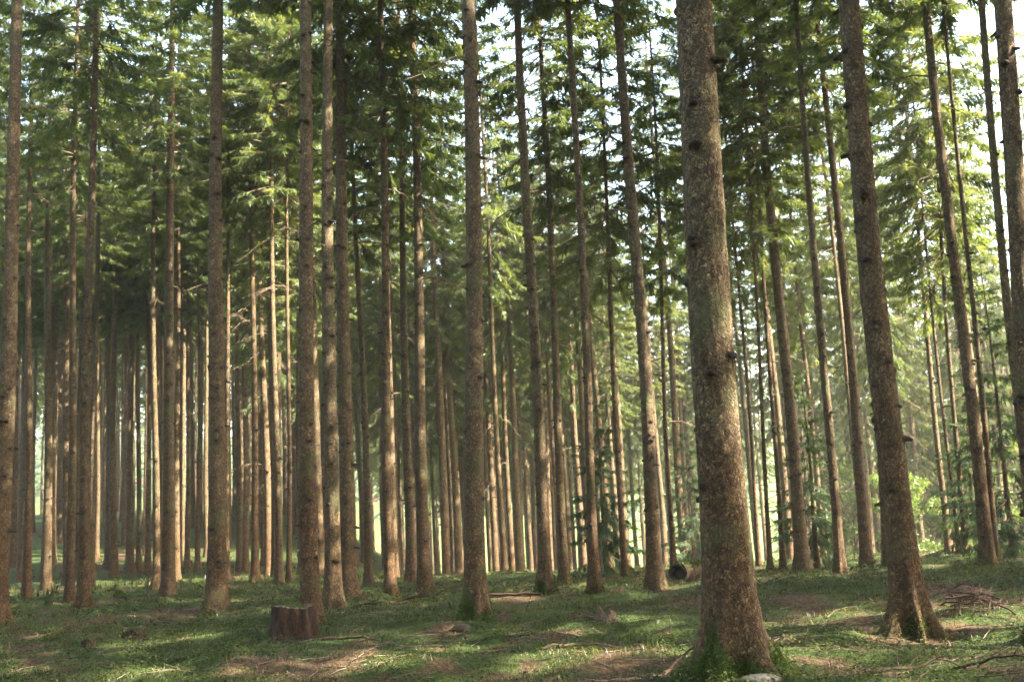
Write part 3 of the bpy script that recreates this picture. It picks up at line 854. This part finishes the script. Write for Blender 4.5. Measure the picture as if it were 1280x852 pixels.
# the sunlit wood edge beyond: full crowned spruces
got = 0
while got < 20:
    y = R2.uniform(84, 118); x = R2.choice([R2.uniform(-.52, -.2), R2.uniform(-.52, .56)])*y
    if blocked(x, y, 3.6): continue
    placed.append((x, y)); got += 1
    i = R2.randrange(2); Ht = R2.uniform(15, 22)
    spruce((x, y, float(terrain(x, y))), 0, 'distant full crowned spruce at the sunlit wood edge beyond the stand', 'full crowned spruces at the far wood edge',
           Ht, .17, ETRUNK, 1.2, (EDGE[i], (17, 19)[i]), tscale=(1, 1, Ht/21), name='spruce_tree', csx=R2.uniform(.8, 1.1))

# young spruces with branches down to the ground
for lab, px, py, hgt, sx in [
 ('young dark green spruce between two trunks on the right crest', 1022, 709, 5.2, .75),
 ('young dark spruce with bluish needles left of the biggest trunk', 868, 704, 6.0, .8),
 ('dense young spruce filling the right edge of the view', 1268, 697, 7.2, 1.0),
 ('low young spruce beside the touching trunks on the right crest', 1222, 690, 4.2, .8),
 ('young spruce in the shade right of the centre, behind thin pale trunks', 758, 716, 5.0, .7)]:
    B = ground_at(px, py); i = R2.randrange(2)
    if B[1] > 60: B = CAM+ray(px, py)*44; B[2] = float(terrain(B[0], B[1]))
    spruce(tuple(B), 0, lab, 'young spruces of the understorey', hgt, .06, YTRUNK, .15, (YOUNG[i], (7, 8)[i]), name='young_spruce', tscale=(.9, .9, hgt/8.5), csx=sx)

# light green broad-leaved bushes in the clearing beyond
for lab, px, dist, sc in [
 ('light green leafy bush catching the sun in the clearing, leftmost and lowest', 1122, 56, 1.15),
 ('tall yellow green leafy bush in the clearing behind the leaning slender stems', 1163, 66, 1.9),
 ('light green leafy bush behind the grey slender trunk in the clearing', 1205, 60, 1.3),
 ('pale green leafy bush seen beyond the leaning brown crest trunk', 1065, 64, 1.4),
 ('light green leafy bush at the right edge behind the dark young spruce', 1262, 58, 1.6)]:
    q = ray(px, 640); P = CAM+q*(dist/q[1]); z = float(terrain(P[0], P[1]))
    r = empty('leafy_bush', (P[0], P[1], z)); tag(r, lab, 'bush', 'leafy bushes in the clearing')
    obj('foliage', BEECH[R2.randrange(2)], r, (0, 0, .2), (0, 0, R2.uniform(0, 6)), (sc, sc, sc))
    mb = MB(); mb.tube([[0, 0, -.2], [.03, .02, .6*sc], [.0, .05, 1.6*sc]], [.06*sc, .05*sc, .03*sc], 7)
    obj('stem', mb.build('stem', [M_TWIG]), r)

# the wood closing in all round behind and beside the viewpoint: one mass
rng = np.random.default_rng(19)
mb = MB(); got = 0
while got < 330:
    a = rng.uniform(0, 6.283); R_ = math.sqrt(rng.uniform(33**2, 66**2)); x, y = R_*math.sin(a), R_*math.cos(a)
    if y > 0 and -.62*y-3 < x: continue          # open in front and towards the valley on the right
    got += 1
    z = float(terrain(x, y)); h = rng.uniform(22, 27); m = 130
    mb.tube([[x, y, z-.3], [x, y, z+h*.5], [x, y, z+h*.95]], [.2, .15, .03], 6, 1, .5, False)
    t = rng.random(m)**1.2; t = .22+.78*t; a = rng.random(m)*6.283; rr = h*.12*(1-t)**.7*rng.uniform(.15, 1.1, m)
    P = np.stack([x+rr*np.cos(a), y+rr*np.sin(a), z+h*t], 1)
    d = np.stack([np.cos(a), np.sin(a), rng.uniform(-1.2, -.1, m)], 1)*(rng.uniform(.5, 1.1, m))[:, None]
    wv = np.stack([-np.sin(a), np.cos(a), rng.uniform(-.3, .3, m)], 1)*(rng.uniform(.25, .5, m))[:, None]
    j = np.arange(m)*4
    mb.add(np.stack([P-d*.4, P+wv, P+d, P-wv], 1).reshape(-1, 3), np.stack([j, j+1, j+2, j+3], 1), 0, np.repeat(np.clip(rng.normal(.45, .15)+rng.normal(0, .1, m), 0, 1), 4))
tag(obj('surrounding_forest', mb.build('surrounding_forest', [M_NEEDLE, M_TWIG], smooth=False)), 'dense spruce wood going on all round behind the viewpoint', 'forest', kind='stuff')

# wooded slope across the valley: far too many to count
rng = np.random.default_rng(9)
mb = MB(); nfar = 1500
fx = rng.uniform(-260, 330, nfar); fy = rng.uniform(170, 460, nfar)
for x, y in zip(fx, fy):
    z = float(terrain(x, y)); h = rng.uniform(11, 19); k = 9
    m = 46
    t = rng.random(m)**1.3; a = rng.random(m)*6.283; rr = h*.19*(1-t)*rng.uniform(.2, 1.1, m)
    P = np.stack([x+rr*np.cos(a), y+rr*np.sin(a), z+h*(.05+.95*t)], 1)
    d = np.stack([np.cos(a), np.sin(a), rng.uniform(-1.0, -.1, m)], 1)*(h*rng.uniform(.04, .10, m))[:, None]
    wv = np.stack([-np.sin(a), np.cos(a), rng.uniform(-.3, .3, m)], 1)*(h*rng.uniform(.02, .05, m))[:, None]
    j = np.arange(m)*4
    mb.add(np.stack([P-d*.4, P+wv, P+d, P-wv], 1).reshape(-1, 3), np.stack([j, j+1, j+2, j+3], 1), 0, np.repeat(np.clip(rng.normal(.45, .15)+rng.normal(0, .1, m), 0, 1), 4))
tag(obj('far_forest', mb.build('far_forest', [M_YNEEDLE], smooth=False)), 'distant wooded slope across the valley behind the stand', 'forest', kind='stuff')


# ------------------------------------------------------------------ stumps, logs, branches, stones
def stump_mesh(seed, r, h, jag=.03, flare=.6, broken=0.0):
    rng = np.random.default_rng(seed); ns = 72
    hs = np.linspace(-.2, h, 14); th = np.linspace(0, 2*math.pi, ns, endpoint=False)
    Hm, T = np.meshgrid(hs, th, indexing='ij')
    ph = rng.random()*6
    lob = .45+.35*np.cos(5*T+ph+1.1*np.sin(T))+.3*np.cos(2*T+ph*2)
    R_ = r*(1+flare*np.exp(-np.clip(Hm+.05, 0, None)/(h*.42))*lob)*(1+.09*(vnoise(T*5, Hm*6, seed)-.5))
    R_ *= 1+.02*np.cos(11*T+ph*2)*np.clip(Hm/h, 0, 1)+.14*(pnoise(T, Hm*2.5, 3.5, seed+2)-.5)+.13*(pnoise(T, Hm*14, 9., seed+4)-.5)
    top = h*(1-broken*vnoise(T[0]*2.2, T[0]*0, seed+9))+jag*rng.normal(0, 1, ns)*.35+.16*h*(pnoise(T[0], T[0]*0, 1.3, seed+7)-.5)
    Z = np.where(Hm > 0, Hm*(top/h)[None], Hm)
    V = np.stack([R_*np.cos(T), R_*np.sin(T), Z], -1).reshape(-1, 3)
    n = len(hs)
    i = np.arange(n-1)[:, None]*ns; j = np.arange(ns)[None]; k = (j+1) % ns
    F4 = np.stack([i+j, i+k, i+ns+k, i+ns+j], -1).reshape(-1, 4)
    body = mesh_from('bark', V, [F4], [M_STUMP], None, {'tint': np.zeros(len(V))})
    rim = V[-ns:]
    rings = []
    for f, dz in ((1., -.004), (.7, .012), (.4, -.01), (.15, -.02)):
        q = rim*np.array([f, f, 1]); q[:, 2] = rim[:, 2]*f+(rim[:, 2].mean())*(1-f)+dz-broken*h*.5*(1-f)+.012*rng.normal(0, 1, ns)*(f < 1)
        rings.append(q)
    C = np.concatenate(rings+[np.array([[0, 0, rim[:, 2].mean()-.02-broken*h*.5]])])
    m = len(rings); i = np.arange(m-1)[:, None]*ns
    F4 = np.stack([i+j, i+k, i+ns+k, i+ns+j], -1).reshape(-1, 4)
    jj = np.arange(ns); F3 = np.stack([(m-1)*ns+jj, (m-1)*ns+(jj+1) % ns, np.full(ns, m*ns)], 1)
    return body, mesh_from('cut_face', C, [F4, F3], [M_CUT], None)


def top_moss(seed, r, z, n=1400, crescent=True):
    rng = np.random.default_rng(seed)
    a = rng.random(n)*6.283; q = np.sqrt(rng.random(n))
    keep = fbm(q*np.cos(a)*2+5, q*np.sin(a)*2, seed, 3) > .42
    a, q = a[keep], q[keep]; n = len(a)
    P = np.stack([r*q*np.cos(a), r*q*np.sin(a), np.full(n, z)-np.where(q > .92, rng.random(n)*.12, 0)], 1)
    o = np.stack([rng.normal(0, .5, n), rng.normal(0, .5, n), np.ones(n)], 1); o /= np.linalg.norm(o, axis=1)[:, None]
    t = np.cross(o, rng.normal(0, 1, (n, 3))); t /= np.linalg.norm(t, axis=1)[:, None]
    s = rng.uniform(.010, .026, n)[:, None]
    V = np.stack([P-t*s*.35, P+o*s*.6+t*s*.25, P+o*s*1.2, P+o*s*.5-t*s*.3], 1).reshape(-1, 3); b = np.arange(n)*4
    return mesh_from('moss', V, [np.stack([b, b+1, b+2, b+3], 1)], [M_MOSS], None, {'tint': np.repeat(np.clip(rng.normal(.6, .2, n), 0, 1), 4)})


def stump(px, py, wpx, hpx, label, seed, broken=0.0, moss=True, jag=.02, bark=None):
    B = ground_at(px, py); d = depth_of(B); r = .5*wpx/F*d; h = hpx/F*d
    o = empty('tree_stump', tuple(B)); tag(o, label, 'stump')
    b, c = stump_mesh(seed, r, h, jag, 1.05, broken)
    if bark: b.materials[0] = bark
    obj('bark', b, o); obj('cut_face', c, o)
    if moss: tag(obj('moss', top_moss(seed+5, r*.9, h*(1-.3*broken)-.01, int(2200*r/.3)), o), kind='stuff')
    return o


stump(366, 801, 52, 42, 'wide sawn tree stump with moss on top, in front of a knotted trunk', 21, .06)
stump(757, 777, 25, 19, 'small splintered pale tree stump in the grass right of centre', 22, .7, False, .06, M_DEAD)
stump(167, 797, 26, 13, 'small crumbling tree stump in the moss at the lower left, right one of two', 23, .6, True, .04)
stump(111, 808, 17, 11, 'smallest dark rotten tree stump in the lower left moss', 24, .5, False, .03)


def curve_pts(rng, ln, bend, n=9, rise=0.0):
    s = np.linspace(0, 1, n)
    return np.stack([ln*(s-.5), bend*np.sin(s*2.6+rng.random())*ln, rise*np.sin(s*math.pi)+.012*rng.normal(0, 1, n)*ln], 1)


def fallen_branch(px, py, ln, r, rz, label, seed, rise=.08, twigs=10, mat=None, group=None, tilt=0, name='fallen_branch', dz=0):
    B = ground_at(px, py); rng = np.random.default_rng(seed)
    pts = curve_pts(rng, ln, .03, 10, rise)
    # the two ends and the belly follow the ground
    c, s = math.cos(rz), math.sin(rz)
    gz = terrain(B[0]+pts[:, 0]*c-pts[:, 1]*s, B[1]+pts[:, 0]*s+pts[:, 1]*c)-B[2]
    pts[:, 2] += gz+r*.6+dz+tilt*(pts[:, 0]+ln/2)
    o = empty(name, tuple(B), (0, 0, rz)); tag(o, label, 'branch', group)
    mb = MB(); q = np.linspace(0, 1, 10)
    mb.tube(pts, r*(1-.65*q), 8, 0, .5, True, rng, .12)
    obj('limb', mb.build('limb', [mat or M_DEAD]), o)
    for k in range(twigs):
        u = rng.uniform(.2, .98); p = np.array([np.interp(u, q, pts[:, i]) for i in range(3)])
        d = np.array([rng.uniform(.2, .9), rng.choice([-1, 1])*rng.uniform(.3, 1), rng.uniform(-.05, .7)]); d /= np.linalg.norm(d)
        l2 = ln*rng.uniform(.12, .34)
        tb = MB(); tb.tube(np.stack([p, p+d*l2*.5+[0, 0, .02], p+d*l2]), [r*.32, r*.22, r*.08], 5, 0, .5, False)
        obj('twig', tb.build('twig', [mat or M_DEAD]), o)
    return o


M_BRUSH = wood_mat('brown_dead_brush', (.022, .012, .008), (.06, .034, .022), 10)
fallen_branch(738, 812, 1.05, .022, -.05, 'thin fallen stick lying across the grass, paler at its right end', 31, .03, 3)
fallen_branch(1165, 845, 1.2, .015, .25, 'curved thin fallen branch in the lower right foreground', 32, .1, 5, M_BRUSH)
fallen_branch(1250, 840, .8, .016, -.5, 'dark knobbly fallen branch in the lower right corner', 33, .1, 5, M_BRUSH)
fallen_branch(852, 846, .7, .022, .9, 'short dark stick leaning against the left foot of the biggest trunk', 34, .05, 2, M_BRUSH, tilt=.25)
fallen_branch(520, 752, 1.6, .035, .5, 'dark crooked branch lying before the two close trunks by the crest', 35, .1, 6, M_BRUSH)
fallen_branch(470, 757, 1.5, .025, -.2, 'thin reddish fallen branch in the grass right of the touching trunk pair', 36, .03, 3, M_BRUSH)
fallen_branch(186, 748, 1.3, .04, 1.9, 'fallen forked branch with one prong standing up, left of a reddish trunk', 37, .1, 5, M_BRUSH, tilt=.45)
fallen_branch(640, 748, 1.5, .03, .1, 'dark fallen branch on the crest just left of the trunk with mossy toes', 38, .05, 3, M_BRUSH)
fallen_branch(440, 802, .9, .02, -.3, 'short dark stick lying right of the wide sawn stump', 39, .04, 3, M_BRUSH)
for k in range(18):
    fallen_branch(1182+(k*23) % 58, 768-(k % 5)*4, .55+.1*(k % 4), .012, .3+k*.8, 'dead brown branch tangled in the brush heap right of the orange lit trunk', 50+k,
                  .03+.03*(k % 3), 12, M_BRUSH, 'branches in the brush heap', tilt=.06*(k % 3), dz=.03*(k % 4))


def log(p0, p1, r, label, seed, hollow=True):
    rng = np.random.default_rng(seed)
    A = ground_at(*p0); Bp = A+np.array(p1)
    Bp[2] = float(terrain(Bp[0], Bp[1])); c = (A+Bp)/2
    o = empty('fallen_log', tuple(A)); tag(o, label, 'log')
    s = np.linspace(0, 1, 14)
    pts = (Bp-A)[None]*s[:, None]; pts[:, 2] += r*.75+.02*rng.normal(0, 1, 14)
    mb = MB(); mb.tube(pts, r*(1-.25*s)*(1+.04*rng.normal(0, 1, 14)), 22, 0, .5, False, rng, .05)
    obj('bark', mb.build('bark', [M_STUMP]), o)
    t = pts[1]-pts[0]; t /= np.linalg.norm(t); u = np.cross(t, [0, 0, 1]); u /= np.linalg.norm(u); w = np.cross(t, u)
    a = np.linspace(0, 6.283, 22, endpoint=False); e = (np.cos(a)[:, None]*u+np.sin(a)[:, None]*w)*(1+.12*np.sin(2*a+1)+.07*np.sin(3*a)+.05*rng.normal(0, 1, 22))[:, None]
    V = np.concatenate([pts[0]+e*r*1.02-t*.01, pts[0]+e*r*.88-t*.012, pts[0]+e*r*.7+t*.16, (pts[0]+t*.2)[None]])
    j = np.arange(22); k = (j+1) % 22
    m2 = MB(); m2.add(V[:44], np.stack([j, j+22, k+22, k], 1), 0)
    obj('cut_face', m2.build('cut_face', [M_CUT]), o)
    m3 = MB(); m3.add(V[22:], np.stack([j, j+22, k+22, k], 1), 0); m3.add(V[44:], np.stack([j, k, np.full(22, 22)], 1), 0)
    obj('hollow', m3.build('hollow', [M_ROT]), o)
    mm = top_moss(seed+3, .5, 0, 900)
    n = 1500; q = rng.random(n); aa = rng.normal(0, .7, n)
    P = np.stack([np.interp(q, s, pts[:, i]) for i in range(3)], 1)+(np.sin(aa)[:, None]*u+np.cos(aa)[:, None]*np.array([0, 0, 1.]))*(r*(1-.25*q))[:, None]
    dd = rng.normal(0, .5, (n, 3))+np.array([0, 0, 1.]); tt = np.cross(dd, rng.normal(0, 1, (n, 3))); tt /= np.linalg.norm(tt, axis=1)[:, None]
    sz = rng.uniform(.02, .05, n)[:, None]
    Vm = np.stack([P-tt*sz*.4, P+dd*sz*.5+tt*sz*.3, P+dd*sz, P+dd*sz*.5-tt*sz*.4], 1).reshape(-1, 3); b = np.arange(n)*4
    mo_ = obj('moss', mesh_from('moss', Vm, [np.stack([b, b+1, b+2, b+3], 1)], [M_MOSS], None, {'tint': np.repeat(np.clip(rng.normal(.45, .2, n), 0, 1), 4)}), o); tag(mo_, kind='stuff')


log((848, 725), (.8, 1.1, 0), .21, 'mossy fallen log with a dark hollow end, left of the biggest trunk', 61)
log((147, 746), (.75, -1.6, 0), .10, 'small weathered log lying in the moss left of the forked branch', 62)


def stone(px, py, w, h, label, seed, mat):
    import bmesh
    B = ground_at(px, py); rng = np.random.default_rng(seed)
    bm = bmesh.new(); bmesh.ops.create_icosphere(bm, subdivisions=4, radius=1)
    for v in bm.verts:
        c = np.array(v.co); k = 1+.35*(float(fbm(c[0]*1.3+seed, c[1]*1.3+c[2], seed, 3))-.5)
        v.co = Vector((c[0]*w*k, c[1]*w*.7*k, c[2]*h*k))
    me = bpy.data.meshes.new('stone'); bm.to_mesh(me); bm.free(); me.materials.append(mat)
    me.polygons.foreach_set('use_smooth', np.full(len(me.polygons), True))
    o = obj('stone', me, None, (B[0], B[1], B[2]+h*.3)); tag(o, label, 'stone')


stone(950, 853, .17, .055, 'flat pale stone lying at the mossy foot of the biggest trunk', 71, M_STONE)
stone(577, 789, .13, .08, 'dark rounded stone by the mossy foot of the centre trunk', 72, M_ROT)

# ------------------------------------------------------------------ light, sky, camera
SUN_EL, SUN_AZ = RAD(SUN_E), math.atan2(SUN_H[0], SUN_H[1])      # azimuth clockwise from +Y
sd = Vector((math.sin(SUN_AZ)*math.cos(SUN_EL), math.cos(SUN_AZ)*math.cos(SUN_EL), math.sin(SUN_EL)))
sun = bpy.data.lights.new('sun', 'SUN'); sun.energy = 4.6; sun.angle = RAD(.53); sun.color = (1, .91, .76)
so = bpy.data.objects.new('sun', sun); so.rotation_euler = (-sd).to_track_quat('-Z', 'Y').to_euler(); so.location = sd*120; link(so)

w = bpy.data.worlds.new('World'); scene.world = w; w.use_nodes = True
nt = w.node_tree; bg = nt.nodes['Background']
sky = nt.nodes.new('ShaderNodeTexSky'); sky.sky_type = 'NISHITA'; sky.sun_disc = False
sky.sun_elevation = SUN_EL; sky.sun_rotation = SUN_AZ; sky.dust_density = 2.5
nt.links.new(mixc(nt, 1., sky.outputs[0], (1.07, 1.0, .86), 'MULTIPLY'), bg.inputs[0]); bg.inputs[1].default_value = .15

cam = bpy.data.cameras.new('camera'); co = bpy.data.objects.new('camera', cam); link(co)
cam.sensor_width = 36; cam.lens = F/W*36; cam.clip_end = 3000; cam.clip_start = .05
M4 = Matrix([[*ROT[0], 0], [*ROT[1], 0], [*ROT[2], CZ], [0, 0, 0, 1]])
co.matrix_world = M4
cam.dof.use_dof = True; cam.dof.focus_distance = 12.5; cam.dof.aperture_fstop = 3.2
scene.camera = co

# a little air between the trunks
hz, nt, out = new_mat('forest_air')
pv = nt.nodes.new('ShaderNodeVolumePrincipled'); pv.inputs['Color'].default_value = (.96, .95, .84, 1)
pv.inputs['Density'].default_value = .0006; pv.inputs['Anisotropy'].default_value = .3
nt.links.new(pv.outputs[0], out.inputs['Volume'])
mb = MB(); X0, X1, Y0, Y1, Z0, Z1 = -690., 690., -118., 890., -14., 75.
v = [(x, y, z) for z in (Z0, Z1) for y in (Y0, Y1) for x in (X0, X1)]
mb.add(v, [[0, 2, 3, 1], [4, 5, 7, 6], [0, 1, 5, 4], [2, 6, 7, 3], [0, 4, 6, 2], [1, 3, 7, 5]])
tag(obj('haze', mb.build('haze', [hz], smooth=False)), 'thin pale haze between the trees', 'haze', kind='stuff')
print('ground z range', GZ.min(), GZ.max())

scene.render.engine = 'CYCLES'
scene.cycles.use_denoising = True
scene.cycles.max_bounces = 9; scene.cycles.diffuse_bounces = 6; scene.cycles.transmission_bounces = 6; scene.cycles.glossy_bounces = 2
scene.cycles.sample_clamp_indirect = 6
vs_ = scene.view_settings
vs_.view_transform = 'Standard'; vs_.look = 'None'; vs_.gamma = 1; vs_.use_curve_mapping = False
vs_.exposure = 3.75
